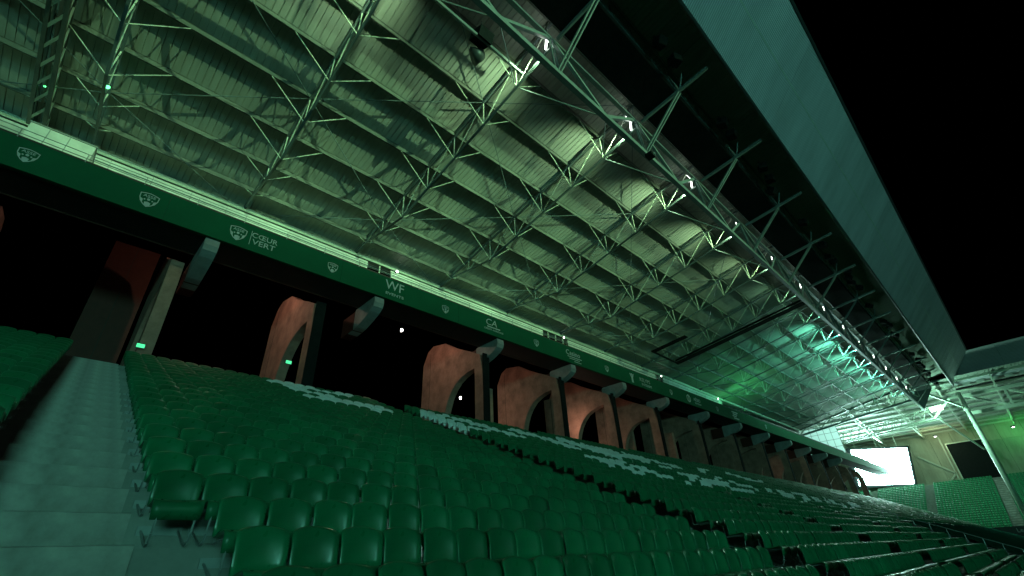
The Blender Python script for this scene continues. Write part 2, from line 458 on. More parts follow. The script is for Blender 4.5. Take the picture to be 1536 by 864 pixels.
for hz in (0.55, 1.05): loc_to(gr, MB().tube((pa[0], pa[1], pa[2] + hz), (pb[0], pb[1], pb[2] + hz), 0.024, 6)).build('rail_bar', M['rail'], gr)
for n in range(N0, 5): loc_to(gr, MB().tube((44.7, row_y(n), tread_z(n)), (44.7, row_y(n), tread_z(n) + 1.05), 0.022, 6)).build('post', M['rail'], gr)

# ------------------------------------------------------------------ roof of the stand
roof = tag(empty('grandstand_roof', (0, 30.2, roof_z(30.2))), 'sloping ribbed metal roof with long purlins over the seats', 'roof')
for y in PY:
    z = roof_z(y) - 0.012
    m1 = MB().box(-15.5, 117, y - 0.012, y + 0.012, z - 0.33, z - 0.03)
    m1.box(-15.5, 117, y - 0.045, y + 0.045, z - 0.352, z - 0.33)
    m1.box(-15.5, 117, y - 0.05, y + 0.05, z - 0.03, z - 0.012)
    loc_to(roof, m1).build('purlin', M['purlin'], roof)
# sheets: one per bay and band, ribs as real folds
sheet_mesh = {}
NR = 24
for bi in range(len(PY) - 1):
    ya, yb = PY[bi], PY[bi + 1]
    vs = []; fs = []
    prof = []
    pw = (BAY - 0.02) / NR
    for i in range(NR):
        x0 = i * pw
        prof += [(x0, 0.0), (x0 + pw - 0.046, 0.0), (x0 + pw - 0.038, 0.05), (x0 + pw - 0.008, 0.05)]
    prof.append((BAY - 0.02, 0.0))
    lap = 0.05
    for (x, dz) in prof:
        vs.append((x, ya, roof_z(ya) + dz + 0.004)); vs.append((x, yb - lap, roof_z(yb - lap) + dz - 0.004))
    for i in range(len(prof) - 1): fs.append((2 * i, 2 * i + 2, 2 * i + 3, 2 * i + 1))
    m1 = MB().add(vs, fs); loc_to(roof, m1)
    o = m1.build('roof_sheet', M['deck']); sheet_mesh[bi] = o.data; bpy.data.objects.remove(o)
for k in [-3] + KS:
    for bi in sheet_mesh:
        if tx(k) > 115: continue
        place('roof_sheet', sheet_mesh[bi], roof, (tx(k) + 0.01, 0, 0))

# transverse trusses
def build_truss():
    e = empty('roof_truss', (0, 30.2, 22.0))
    def add(name, mb, m=M['steel'], smooth=False): return loc_to(e, mb).build(name, m, e, smooth)
    ys = [30.2] + [y for y in PY[1:8]]
    low = [(30.2, 22.0)] + [(y, LOW[y]) for y in PY[1:8]] + [(8.35, 23.9)]
    m1 = MB()
    for (a, b) in zip(low[:-1], low[1:]): m1.bar((0, a[0], a[1]), (0, b[0], b[1]), 0.13, 0.10)
    add('lower_chord', m1, M['girder'])
    add('upper_chord', MB().bar((0, 30.2, roof_z(30.2) - 0.46), (0, 8.0, roof_z(8.0) - 0.46), 0.14, 0.14), M['girder'])
    for i, y in enumerate(PY[1:8]):
        zl = LOW[y]; zu = roof_z(y) - 0.36
        add('post', MB().tube((0, y, zl), (0, y, zu), 0.038, 8))
        yn = PY[i + 2] if i + 2 < len(PY) else None
        if yn: add('diagonal', MB().tube((0, y, zl), (0, yn, roof_z(yn) - 0.30), 0.033, 8))
        h = zu - zl
        reach = min(2.3, 0.9 * h + 0.35)
        for s in (-1, 1):
            add('knee_brace', MB().tube((s * 0.05, y, zl), (s * reach, y, zu + 0.02), 0.025, 6))
    return e
tr = build_truss()
trusses = []
for j, k in enumerate(KS):
    t = tr if j == 0 else copy_tree(tr)
    t.location = (tx(k), 30.2, 22.0)
    tag(t, '', 'roof truss', 'pale steel trusses across the roof'); trusses.append(t)
    if k == -2: lab = 'pale steel roof truss at the far left edge of the picture'
    elif k == -1: lab = 'pale steel roof truss with the green lamp near its foot, upper left'
    elif k == 0: lab = 'nearly upright looking steel roof truss above the pale shield and slogan on the fascia'
    else: lab = 'pale steel roof truss, %s one along the stand after the truss carrying the green lamp' % ORD[k + 1]
    t['label'] = lab

# diagonal wind bracing
br = tag(empty('wind_bracing', (0, 30.2, 22.0)), 'thin dark crossing rods braced under the roof between the trusses', 'bracing')
LV = [8.2, 14.0, 19.8, 25.5, 30.1]
def nz_(y): return roof_z(y) - 0.40
for k in range(-2, 13):
    for j in range(len(LV) - 1):
        if (k + j) % 2 == 0: a, b = (tx(k), LV[j], nz_(LV[j])), (tx(k + 1), LV[j + 1], nz_(LV[j + 1]))
        else: a, b = (tx(k + 1), LV[j], nz_(LV[j])), (tx(k), LV[j + 1], nz_(LV[j + 1]))
        loc_to(br, MB().tube(a, b, 0.028, 6)).build('rod', M['girder'], br)

# lattice girder crossing the roof at the left
lg = tag(empty('lattice_girder', (-6.1, 30.0, 21.4)), 'thick riveted lattice girder running up the left side under the roof', 'girder')
def lat(name, mb, m): return loc_to(lg, mb).build(name, m, lg)
for xo in (-6.35, -5.75):
    lat('chord', MB().bar((xo, 30.0, 21.5), (xo, 8.6, 24.0), 0.16, 0.18), M['purlin'])
    lat('chord', MB().bar((xo, 30.0, 22.0), (xo, 8.6, 25.3), 0.12, 0.14), M['purlin'])
N = 18
for i in range(N):
    f0, f1 = i / N, (i + 1) / N
    ya, yb = 30 - 21.4 * f0, 30 - 21.4 * f1
    za, zb = 21.45 + 2.5 * f0, 21.45 + 2.5 * f1
    lat('lacing', MB().bar((-6.35, ya, za), (-5.75, yb, zb), 0.12, 0.03), M['steel'])
    lat('lacing', MB().bar((-5.72, ya, za), (-5.72, yb, 22.0 + 3.3 * f1), 0.08, 0.03), M['steel'])
lat('web_plate', MB().add([(-6.05, 30, 21.6), (-6.05, 8.6, 24.1), (-6.05, 8.6, 25.25), (-6.05, 30, 21.95)], [(0, 1, 2, 3)]), M['purlin'])

# main longitudinal girder near the roof's front
GY, GZ, GT = 8.25, 21.42, 24.5
mg = tag(empty('main_girder', (0, GY, GZ)), 'dark long main girder under the front of the roof with struts and forward ribs', 'girder')
def gadd(name, mb, m=None): return loc_to(mg, mb).build(name, m or M['girder'], mg)
gadd('bottom_chord', MB().bar((-15, GY, GZ), (117, GY, GZ), 0.28, 0.34))
gadd('top_chord', MB().bar((-15, GY + 0.1, GT), (117, GY + 0.1, GT), 0.24, 0.2))
for k in KS:
    x = tx(k)
    for s in (-0.13, 0.13):
        gadd('post', MB().bar((x + s, GY, GZ + 0.15), (x + s, GY + 0.12, GT), 0.09, 0.09))
        gadd('front_strut', MB().bar((x + s * 0.8, GY - 0.1, GZ + 0.1), (x + s * 0.8, 5.2, 24.3), 0.08, 0.11))
    gadd('cantilever_rib', MB().bar((x, 7.95, 24.1), (x, 3.3, 24.62), 0.14, 0.2))
    gadd('rib_tip', MB().tube((x, 5.15, 24.42), (x, 4.7, 25.6), 0.05, 6))
    gadd('rib_stay', MB().tube((x, 5.15, 24.42), (x - 0.7, 5.3, 25.3), 0.03, 6))
    gadd('rib_stay', MB().tube((x, 5.15, 24.42), (x + 0.7, 5.3, 25.3), 0.03, 6))
    if k < KS[-1]:
        xm = x + BAY / 2
        gadd('diagonal', MB().bar((xm - 0.1, GY, GZ + 0.15), (x + 0.25, GY + 0.1, GT - 0.05), 0.17, 0.2))
        gadd('diagonal', MB().bar((xm + 0.1, GY, GZ + 0.15), (x + BAY - 0.25, GY + 0.1, GT - 0.05), 0.17, 0.2))
        gadd('gusset', MB().bar((xm - 0.45, GY, GZ + 0.22), (xm + 0.45, GY, GZ + 0.22), 0.10, 0.34))
        gadd('thin_tie', MB().tube((xm, GY, GZ), (x + 0.2, 11.1, 23.4), 0.035, 6))
        gadd('thin_tie', MB().tube((xm, GY, GZ), (x + BAY - 0.2, 11.1, 23.4), 0.035, 6))

# lamps on the girder, one at every truss
LAMP_K = {-1: 0.5, 0: 1.2, 1: 1.0, 2: 1.0, 3: 1.0, 4: 0.9, 5: 0.5, 6: 0.2, 7: 0.3, 8: 2.0, 9: 3.2, 10: 3.0, 11: 2.2, 12: 1.6, 13: 1.4}
lamp_meshes = []
for mbx, nm, mm in ((MB().box(-0.42, 0.42, -0.16, -0.02, -0.02, 0.22), 'housing', M['darkbox']), (MB().bar((0, -0.09, 0.2), (0, -0.09, 1.1), 0.06, 0.06), 'hanger', M['girder']),
                    (MB().tube((-0.36, 0.06, 0.06), (0.36, 0.06, 0.06), 0.05, 8).tube((0.1, 0.05, 0.0), (0.0, 0.12, -0.95), 0.05, 8), 'tube', M['lamp_white'])):
    o = mbx.build(nm, mm); lamp_meshes.append((nm, o.data)); bpy.data.objects.remove(o)
for j, k in enumerate(LAMP_K):
    e = empty('roof_lamp', (tx(k) - 0.15, 8.55, 24.85))
    for nm, me in lamp_meshes:
        o = place(nm, me, e)
        if k >= 4: o.scale = (0.6, 0.6, 0.6)
    cyan = min(1.0, max(0.0, (k - 5) / 3))
    col = [a_ * (1 - cyan) + b_ * cyan for a_, b_ in zip((0.61, 1.0, 0.52), (0.20, 1.0, 0.70))]
    spot_light('lamp_light', (0, 0.45, -1.15), ROOF_LAMP_W * LAMP_K[k], col, 0.10, e, (0, 1, -0.06), 104, 1.0)
    lab = 'short white tube lamp at the main girder, %s lamp along the stand' % ORD[j + 1]
    if k == 1: lab = 'short bright tube lamp under the roof, nearest one seen, top centre'
    tag(e, lab, 'lamp', 'tube lamps along the main girder')

# catwalk with switched-off floodlights
cw = tag(empty('catwalk', (0, 7, 24.6)), 'black maintenance catwalk hung in front of the main girder', 'catwalk')
def cadd(name, mb, m): return loc_to(cw, mb).build(name, m, cw)
cadd('floor', MB().box(-15, 117, 5.5, 7.75, 24.72, 24.80), M['dark'])
cadd('side_board', MB().box(-15, 117, 7.66, 7.74, 24.80, 25.75), M['dark'])
cadd('side_board', MB().box(-15, 117, 5.48, 5.56, 24.80, 25.3), M['dark'])
for z in (25.4, 25.8): cadd('handrail', MB().tube((-15, 5.5, z), (117, 5.5, z), 0.03, 6), M['girder'])
for k in KS:
    for q in range(4): cadd('hanger', MB().tube((tx(k) + q * BAY / 4, 5.52, 24.8), (tx(k) + q * BAY / 4, 5.52, 26.6), 0.03, 6), M['darkbox'])
def floodlight():
    e = empty('floodlight', (0, 0, 0))
    b = MB().bar((0, 0.25, 0.12), (0, -0.28, -0.1), 0.62, 0.5).build('housing', M['dark'], e)
    MB().bar((0, -0.285, -0.102), (0, -0.30, -0.108), 0.54, 0.42).build('glass', M['dark'], e)
    MB().path([(-0.36, 0, 0), (-0.36, 0.05, 0.42), (0.36, 0.05, 0.42), (0.36, 0, 0)], 0.025, 6).build('yoke', M['dark'], e)
    return e
fl = floodlight()
cnt = 0
for k in range(-1, 14):
    sub = 0
    for q in (0.25, 0.42, 0.62, 0.8):
        if rng.random() < 0.25: continue
        sub += 1
        t = fl if cnt == 0 else copy_tree(fl)
        t.location = (tx(k) + q * BAY, 4.6 + rng.normal(0, .12), 25.05 + rng.normal(0, .1))
        t.rotation_euler = (R(rng.normal(0, 12)), 0, R(rng.normal(0, 14)))
        cnt += 1
        tag(t, 'switched-off grey floodlight, %s one after the %s forward rib of the roof' % (ORD[sub], ORD[k + 2]), 'floodlight', 'switched-off floodlights along the catwalk')

# clad roof edge
edge = tag(empty('roof_edge_canopy', (0, 2.5, 25.3)), 'wide slanted ribbed teal-grey roof edge against the night sky', 'roof edge')
LIP, TIP = (2.5, 25.3), (-1.8, 30.0)
def eadd(name, mb, m): return loc_to(edge, mb).build(name, m, edge)
dv = Vector((0, TIP[0] - LIP[0], TIP[1] - LIP[1]))
nv_ = Vector((0, -dv[2], dv[1])).normalized()
if nv_[2] > 0: nv_ = -nv_
for k in range(-3, 15):
    xa, xb = tx(k) + 0.012, tx(k + 1) - 0.012
    for f0, f1 in ((0.0, 0.495), (0.505, 1.0)):
        def pt(x, f, off):
            y = LIP[0] + dv[1] * f; z = LIP[1] + dv[2] * f
            # the far end is mitred against the next stand's roof edge
            xe = min(x, 121.8 - 4.3 * f)
            return (xe, y + nv_[1] * off, z + nv_[2] * off)
        q = [pt(xa, f0, 0), pt(xb, f0, 0), pt(xb, f1, 0), pt(xa, f1, 0)] + [pt(xa, f0, -.1), pt(xb, f0, -.1), pt(xb, f1, -.1), pt(xa, f1, -.1)]
        eadd('cladding_panel', MB().add(q, [(0, 1, 2, 3), (7, 6, 5, 4), (0, 4, 5, 1), (1, 5, 6, 2), (2, 6, 7, 3), (3, 7, 4, 0)]), M['edge_clad'])
def line(f, off, wd, ht, m, name):
    a = Vector((-20, LIP[0] + dv[1] * f, LIP[1] + dv[2] * f)) + nv_ * off
    b = a.copy(); b.x = 121.8 - 4.3 * f
    eadd(name, MB().bar(a, b, wd, ht, up=nv_), m)
line(0.5, 0.0, 0.10, 0.03, M['white'], 'seam_strip')
line(-0.012, -0.02, 0.16, 0.16, M['darkbox'], 'edge_trim')
line(1.012, -0.02, 0.22, 0.16, M['darkbox'], 'edge_trim')
eadd('inner_board', MB().box(-16, 121, 2.56, 2.62, 25.3, 27.34), M['dark'])

# ------------------------------------------------------------------ fascia
FY = 21.6; FZ0, FZ1 = 13.74, 15.14
fas = tag(empty('fascia', (0, FY, FZ0)), 'long dark green fascia band with pale crests and sponsor names above the seats', 'fascia')
def fadd(name, mb, m): return loc_to(fas, mb).build(name, m, fas)
x = -16.0; i = 0
while x < 143:
    x1 = min(x + 8.2, 144.0)
    top = FZ1 if x < 64 else FZ1 - 0.12
    fadd('fascia_panel', MB().box(x + 0.006, x1 - 0.006, FY, FY + 0.22, FZ0, top), M['fascia'])
    x = x1
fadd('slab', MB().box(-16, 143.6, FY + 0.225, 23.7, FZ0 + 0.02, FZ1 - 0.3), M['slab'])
fadd('slab_edge_strip', MB().box(-16, 143.6, 23.66, 23.72, FZ0 - 0.012, FZ0 + 0.016), M['wood'])
for xx in np.arange(-15, 66, 2.05):
    fadd('rail_post', MB().tube((xx, FY + 0.1, FZ1), (xx, FY + 0.1, FZ1 + 0.5), 0.018, 6), M['rail'])
for zz in (0.27, 0.5): fadd('handrail', MB().tube((-15, FY + 0.1, FZ1 + zz), (66, FY + 0.1, FZ1 + zz), 0.018, 6), M['rail'])

def text_mesh(s, size, extr=0.006):
    c = bpy.data.curves.new('t', 'FONT'); c.body = s; c.size = size; c.extrude = extr; c.align_x = 'CENTER'; c.align_y = 'CENTER'
    c.resolution_u = 3
    o = bpy.data.objects.new('t', c); COL.objects.link(o)
    dg = bpy.context.evaluated_depsgraph_get()
    me = bpy.data.meshes.new_from_object(o.evaluated_get(dg))
    bpy.data.objects.remove(o); bpy.data.curves.remove(c)
    me.materials.clear(); me.materials.append(M['print'])
    return me
def put_text(parent, s, x, z, size, sx=1.0, y=None, shear=0.0):
    me = text_mesh(s, size)
    if shear:
        for v in me.vertices: v.co.x += shear * v.co.y
    o = place('lettering', me, parent, (x - parent.location.x, (FY if y is None else y) - 0.012 - parent.location.y, z - parent.location.z), (R(90), 0, 0))
    o.scale = (sx, 1, 1)
    return o
def flat(name, parent, polys, x, z, s=1.0, y=FY, d=0.012):
    """flat raised print from polygons given in (u, v)"""
    m1 = MB()
    for p in polys:
        a = sum(p[i][0] * p[(i + 1) % len(p)][1] - p[(i + 1) % len(p)][0] * p[i][1] for i in range(len(p)))
        if a < 0: p = p[::-1]
        n = len(p)
        m1.add([(x + u * s, y - d, z + v * s) for u, v in p] + [(x + u * s, y - 0.001, z + v * s) for u, v in p],
               [tuple(range(n))] + [(i, n + i, n + (i + 1) % n, (i + 1) % n) for i in range(n)])
    return loc_to(parent, m1).build(name, M['print'], parent)
def ring(outer, f):
    cxm = sum(p[0] for p in outer) / len(outer); cym = sum(p[1] for p in outer) / len(outer)
    inn = [(cxm + (u - cxm) * f, cym + (v - cym) * f) for u, v in outer]
    n = len(outer)
    return [[outer[i], outer[(i + 1) % n], inn[(i + 1) % n], inn[i]] for i in range(n)]
SH = [(-0.5, 0.38), (-0.25, 0.46), (0, 0.5), (0.25, 0.46), (0.5, 0.38), (0.48, 0.05), (0.38, -0.22), (0.2, -0.42), (0, -0.55), (-0.2, -0.42), (-0.38, -0.22), (-0.48, 0.05)]
def disc(u, v, r, n=8): return [(u + r * math.cos(2 * math.pi * i / n), v + r * math.sin(2 * math.pi * i / n)) for i in range(n)]
def crest(x, z, s):
    s *= 0.88
    polys = ring(SH, 0.9)
    polys += [disc(0, 0.02, 0.09, 6), [(-0.44, 0.02), (-0.28, -0.06), (-0.26, -0.28), (-0.36, -0.2)], [(0.44, 0.02), (0.28, -0.06), (0.26, -0.28), (0.36, -0.2)],
              [(-0.16, -0.22), (0, -0.16), (0.16, -0.22), (0.14, -0.40), (0, -0.5), (-0.14, -0.40)], disc(-0.2, -0.03, 0.05, 6), disc(0.2, -0.03, 0.05, 6)]
    c = flat('crest', fas, polys, x, z, s)
    t = put_text(fas, 'ASSE', x, z + 0.24 * s, 0.27 * s, 1.15); t.parent = c
for xx, zz, s in [(-0.31, 14.46, 0.80), (3.3, 14.44, 0.86), (8.08, 14.45, 0.66), (15.71, 14.42, 0.62), (24.26, 14.38, 0.62), (33.25, 14.38, 0.62), (44.3, 14.38, 0.62), (54.8, 14.38, 0.62), (69.5, 14.38, 0.62), (-4.2, 14.46, 0.7)]:
    crest(xx, zz, s)
fadd('divider', MB().box(3.86, 3.885, FY - 0.012, FY - 0.001, 14.05, 14.85), M['print'])
put_text(fas, 'CŒUR', 4.50, 14.64, 0.40, 1.05); put_text(fas, 'VERT', 4.52, 14.26, 0.42, 1.12)
put_text(fas, 'WF', 11.95, 14.66, 0.85, 1.0); put_text(fas, 'EVENTS', 11.98, 14.10, 0.24, 1.5)
put_text(fas, 'CA', 19.7, 14.66, 0.68, 1.15, shear=0.15); fadd('underline', MB().box(19.3, 20.5, FY - 0.012, FY - 0.001, 14.29, 14.37), M['print'])
put_text(fas, 'CRÉDIT AGRICOLE', 19.9, 14.13, 0.17, 1.25)
put_text(fas, 'Casino', 28.62, 14.60, 0.62, 1.05); fadd('underline', MB().box(27.9, 29.7, FY - 0.012, FY - 0.001, 14.25, 14.31), M['print'])
fadd('underline', MB().box(28.1, 29.4, FY - 0.012, FY - 0.001, 14.10, 14.15), M['print']); fadd('underline', MB().box(28.7, 29.6, FY - 0.012, FY - 0.001, 13.93, 13.98), M['print'])
put_text(fas, 'KELYPS', 39.4, 14.55, 0.52, 1.1); put_text(fas, 'INTERIM', 39.6, 14.10, 0.36, 1.3)
flat('figure_mark', fas, [disc(-0.0, 0.30, 0.1), [(-0.3, 0.35), (-0.22, 0.4), (0, 0.12), (0.22, 0.4), (0.3, 0.35), (0.12, 0.0), (0.12, -0.4), (-0.12, -0.4), (-0.12, 0.0)]], 37.2, 14.4, 1.1)
put_text(fas, 'AÉSIO', 49.9, 14.52, 0.50, 1.15); put_text(fas, 'MUTUELLE', 50.0, 14.12, 0.25, 1.2)
flat('round_mark', fas, ring(disc(0, 0, 0.42, 16), 0.72) + [[(-0.08, -0.3), (0.06, -0.3), (0.14, 0.3), (0.0, 0.3)]], 48.0, 14.42, 1.0)
for q, zz in enumerate((14.7, 14.45, 14.2, 13.95)): fadd('print_bar', MB().box(58.9 + 0.2 * (q % 2), 60.6 - 0.3 * (q % 3), FY - 0.012, FY - 0.001, zz, zz + 0.14), M['print'])

# pale wall and pipes behind the fascia, under the eaves
uw = tag(empty('upper_wall', (0, 30.45, 17)), 'pale lit strip of wall between the fascia rail and the roof eaves', 'wall')
def uadd(name, mb, m): return loc_to(uw, mb).build(name, m, uw)
gaps = [(12.9, 16.6), (34.5, 38.0), (56.6, 59.2)]
x = -15.0
while x < 76:
    x1 = x + 2.05
    if not any(g0 < x + 1 < g1 for g0, g1 in gaps):
        uadd('wall_panel', MB().box(x + 0.01, x1 - 0.01, 29.4, 29.48, 19.3, 21.38), M['white'])
    x = x1
uadd('wall_rail', MB().box(-15, 76, 29.34, 29.39, 20.95, 21.0), M['girder'])
for i, (yy, zz, r) in enumerate([(29.3, 21.47, 0.04), (29.35, 21.6, 0.05), (29.5, 21.78, 0.06), (29.6, 21.93, 0.05)]):
    uadd('pipe', MB().tube((-15, yy, zz), (118, yy, zz), r, 8), M['steel'])
uadd('eaves_beam', MB().box(-15, 118, 30.3, 30.55, 21.66, 22.02), M['girder'])
for g0, g1 in gaps:
    for q in (0.15, 0.5, 0.85): uadd('gap_post', MB().bar((g0 + (g1 - g0) * q, 29.44, 19.5), (g0 + (g1 - g0) * q, 29.44, 21.4), 0.09, 0.09), M['steel'])
# small lamps sitting on the rail
for j, (xx, yy, zz) in enumerate([(16.2, 29.2, 21.3), (37.4, 29.2, 21.3), (58.0, 29.2, 21.3), (75.5, 29.2, 21.3)]):
    e = empty('eaves_lamp', (xx, yy, zz))
    MB().box(-0.10, 0.10, -0.02, 0.12, -0.02, 0.2).build('housing', M['darkbox'], e)
    MB().tube((0, -0.05, 0.06), (0, -0.03, 0.06), 0.09, 8).build('lens', M['lamp_small'], e)
    tag(e, 'tiny white lamp above the fascia, %s one along the stand' % ORD[j + 1], 'lamp', 'tiny lamps above the fascia')

# white plant cabin on the slab at the left
cb = tag(empty('plant_cabin', (-4.5, 28, 17.0)), 'white box cabin standing above the fascia at the left', 'cabin')
loc_to(cb, MB().box(-5.95, -3.35, 27.7, 29.2, 17.0, 20.55)).build('body', M['white'], cb)
loc_to(cb, MB().box(-6.0, -3.3, 27.65, 29.25, 20.56, 20.62)).build('lid', M['rail'], cb)
for xx in (-5.2, -4.4): loc_to(cb, MB().box(xx - .02, xx + .02, 27.675, 27.695, 17.0, 20.5)).build('joint_strip', M['rail'], cb)
for xx in (-9.4, -8.0, -6.7):
    e = tag(empty('sloping_panel', (xx, 27.6, 18.4)), 'pale %s sheet panel leaning above the fascia, far left corner' % {-9.4: 'outer', -8.0: 'middle', -6.7: 'inner'}[xx], 'panel', 'leaning panels at the left')
    MB().bar((0, 0, 0.2), (0, 1.6, 2.6), 1.1, 0.06, up=(0, -1, 0.6)).build('sheet', M['white'], e)
    MB().bar((-0.6, 0.02, 0.2), (-0.6, 1.62, 2.6), 0.08, 0.12, up=(0, -1, 0.6)).build('frame_bar', M['girder'], e)

# ------------------------------------------------------------------ concrete frames behind the seats
FR = [-5.3, 1.6, 8.3, 20.2, 28.3, 35.4, 43.0, 52.0, 61.0, 70.0, 78.6, 87.2, 95.8, 104.4, 113.0, 121.6]
base = tread_z(N1) - 0.3
def build_frame():
    e = empty('arched_frame', (0, 23, base))
    a = [(22.9, base), (22.9, 9.0), (22.95, 11.6), (23.2, 12.9), (24.2, 13.45), (25.2, 13.95), (26.4, 14.6), (27.3, 15.2), (28.9, 15.5), (29.6, 15.2), (30.2, 14.2), (30.25, 11.0), (30.3, base)]
    b = [(23.75, base), (23.75, 9.0), (23.75, 11.4), (23.8, 12.05), (24.5, 12.0), (25.2, 11.85), (25.8, 11.6), (26.3, 11.2), (26.7, 10.7), (27.0, 10.1), (27.2, 9.4), (27.3, 8.6), (27.35, base)]
    m1 = MB(); n = len(a); t = 0.26
    vs = []
    for xx in (-t, t):
        vs += [(xx, y, z) for y, z in a] + [(xx, y, z) for y, z in b]
    fs = []
    for i in range(n - 1):
        fs.append((i, n + i, n + i + 1, i + 1))
        fs.append((2 * n + i, 2 * n + i + 1, 3 * n + i + 1, 3 * n + i))
        fs.append((i, i + 1, 2 * n + i + 1, 2 * n + i))
        fs.append((n + i, 3 * n + i, 3 * n + i + 1, n + i + 1))
    m1.add(vs, fs); loc_to(e, m1).build('portal', M['terracotta'], e)
    loc_to(e, MB().box(-0.28, 0.28, 22.80, 22.88, base, base + 1.5)).build('base_facing', M['bracket'], e)
    loc_to(e, MB().box(-0.275, 0.275, 22.82, 22.885, base + 1.51, 12.9)).build('dark_front_strip', M['dark'], e)  # dark strip laid over the front face of the leg
    # drip groove along the inside of the arch and a panel joint on the leg
    loc_to(e, MB().box(-0.29, 0.29, 27.40, 27.44, base, 8.6)).build('arch_trim', M['terracotta'], e)
    loc_to(e, MB().box(-0.268, 0.268, 29.2, 29.23, base, 15.3)).build('joint', M['slab'], e)
    return e
fr0 = build_frame()
for j, xx in enumerate(FR):
    t = fr0 if j == 0 else copy_tree(fr0)
    if j == 1:
        for ch in list(t.children):
            if ch.name.startswith('dark_front_strip'): bpy.data.objects.remove(ch)
    t.location = (xx, 23, base)
    lab = {0: 'dim terracotta concrete frame at the left edge under the fascia', 1: 'thin lit terracotta frame edge beside the wide stair top, green sign at its foot',
           2: 'leftmost lit terracotta arched frame, with a green exit light in its arch'}.get(j, 'terracotta arched concrete frame under the fascia, %s from the left' % ORD[j + 1])
    tag(t, lab, 'frame', 'terracotta concrete frames behind the seats')

pr = [(21.72, 13.70), (21.68, 13.35), (21.78, 13.1), (22.1, 12.9), (22.7, 12.68), (23.6, 12.45), (24.6, 12.35), (24.6, 12.9), (23.9, 13.72)]
CON = [-6.0, 2.45, 11.1, 20.6, 28.6, 35.8, 43.4, 52.2, 61.0, 70.0, 78.6, 87.2, 95.8, 104.4]
for j, xx in enumerate(CON):
    e = empty('console', (xx, 23, 13.7))
    loc_to(e, MB().prism(pr, xx - 0.3, xx + 0.3)).build('corbel', M['bracket'], e)
    loc_to(e, MB().box(xx - 0.32, xx + 0.32, 24.0, 25.5, 12.4, 13.6)).build('tail_block', M['wood'], e)
    tag(e, 'pale rounded concrete console under the fascia, %s from the left' % ORD[j + 1], 'console', 'consoles carrying the fascia')

e = tag(empty('brown_wall', (0.2, 31.5, base)), 'dim dark brown wall behind the top of the wide stair', 'wall')
loc_to(e, MB().box(-1.0, 1.2, 31.5, 31.85, base, 17.6)).build('slab', M['wood'], e)
loc_to(e, MB().box(0.1, 0.13, 31.488, 31.498, base, 17.6)).build('joint', M['slab'], e)
# loose terracotta piers and low walls standing between the frames
for (xa, xb, ya, yb, zt, lab) in [(31.0, 31.35, 25.2, 27.3, 12.6, 'lit terracotta pier seen through the arch of the fourth arched frame'),
                                  (43.5, 43.85, 26.5, 28.6, 11.5, 'low bright terracotta wall stub between the dark frames'),
                                  (47.2, 47.6, 24.0, 25.6, 11.3, 'narrow bright terracotta pier right of the low wall stub'),
                                  (22.6, 22.9, 25.2, 26.3, 11.6, 'thin lit terracotta wedge inside the arch of the third frame')]:
    e = tag(empty('pier', ((xa + xb) / 2, ya, base)), lab, 'pier')
    loc_to(e, MB().prism([(ya, base), (ya, zt - 0.1), (yb, zt), (yb, base)], xa, xb)).build('body', M['terracotta'], e)
    loc_to(e, MB().box(xa - 0.008, xa - 0.002, ya + (yb - ya) * 0.62, ya + (yb - ya) * 0.62 + 0.05, base, zt - 0.15)).build('joint', M['slab'], e)
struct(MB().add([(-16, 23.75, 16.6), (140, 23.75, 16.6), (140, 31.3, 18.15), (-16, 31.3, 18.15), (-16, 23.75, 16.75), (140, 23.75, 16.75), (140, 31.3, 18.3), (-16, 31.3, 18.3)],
                 [(0, 1, 2, 3), (7, 6, 5, 4), (0, 4, 5, 1), (2, 6, 7, 3)]).build('spill_block_ceiling', M['slab']))  # added unseen ceiling, keeps the concourse lamplight off the roof
struct(MB().box(-16, 140, 23.72, 23.78, 14.9, 16.6).build('spill_block_edge', M['slab']))  # added closing strip, blocks the same spill at the front
# lamps of the concourse
LAMPS = [(4.6, 26.0, 15.4, 0.95), (15.8, 27.0, 15.0, 0.9), (23.6, 30.0, 12.2, 0.7), (33.1, 27.0, 11.0, 0.5), (38.0, 29.4, 10.0, 0.5), (70.0, 27.0, 10.6, 0.12), (82.2, 27.0, 10.7, 0.12)]
for j, p in enumerate(LAMPS):
    e = empty('concourse_lamp', p[:3])
    MB().tube((0, 0, 0.1), (0, 0, 0.22), 0.10, 8, 0.05).build('shade', M['darkbox'], e)
    MB().tube((0, 0, -0.06), (0, 0, 0.1), 0.075, 8).build('bulb', M['lamp_warm'], e)
    point_light('bulb_light', (0, 0, -0.16), WARM_W * p[3], (1.0, 0.70, 0.50), 0.1, e)
    tag(e, 'small bright lamp in the dark concourse behind the seats, %s along the stand' % ORD[j + 1], 'lamp', 'small lamps in the concourse')
# green exit lights
for j, (xx, yy, zz, lab) in enumerate([(1.4, 22.7, 8.4, 'small green exit light at the top of the wide stair'), (7.6, 24.0, 9.6, 'small green exit light in the arch of the leftmost arched frame')]):
    e = tag(empty('exit_light', (xx, yy, zz)), lab, 'exit light', 'green exit lights')
    MB().box(-0.16, 0.16, 0, 0.06, -0.1, 0.1).build('case', M['darkbox'], e)
    MB().box(-0.14, 0.14, -0.012, -0.001, -0.08, 0.08).build('face', M['exit'], e)

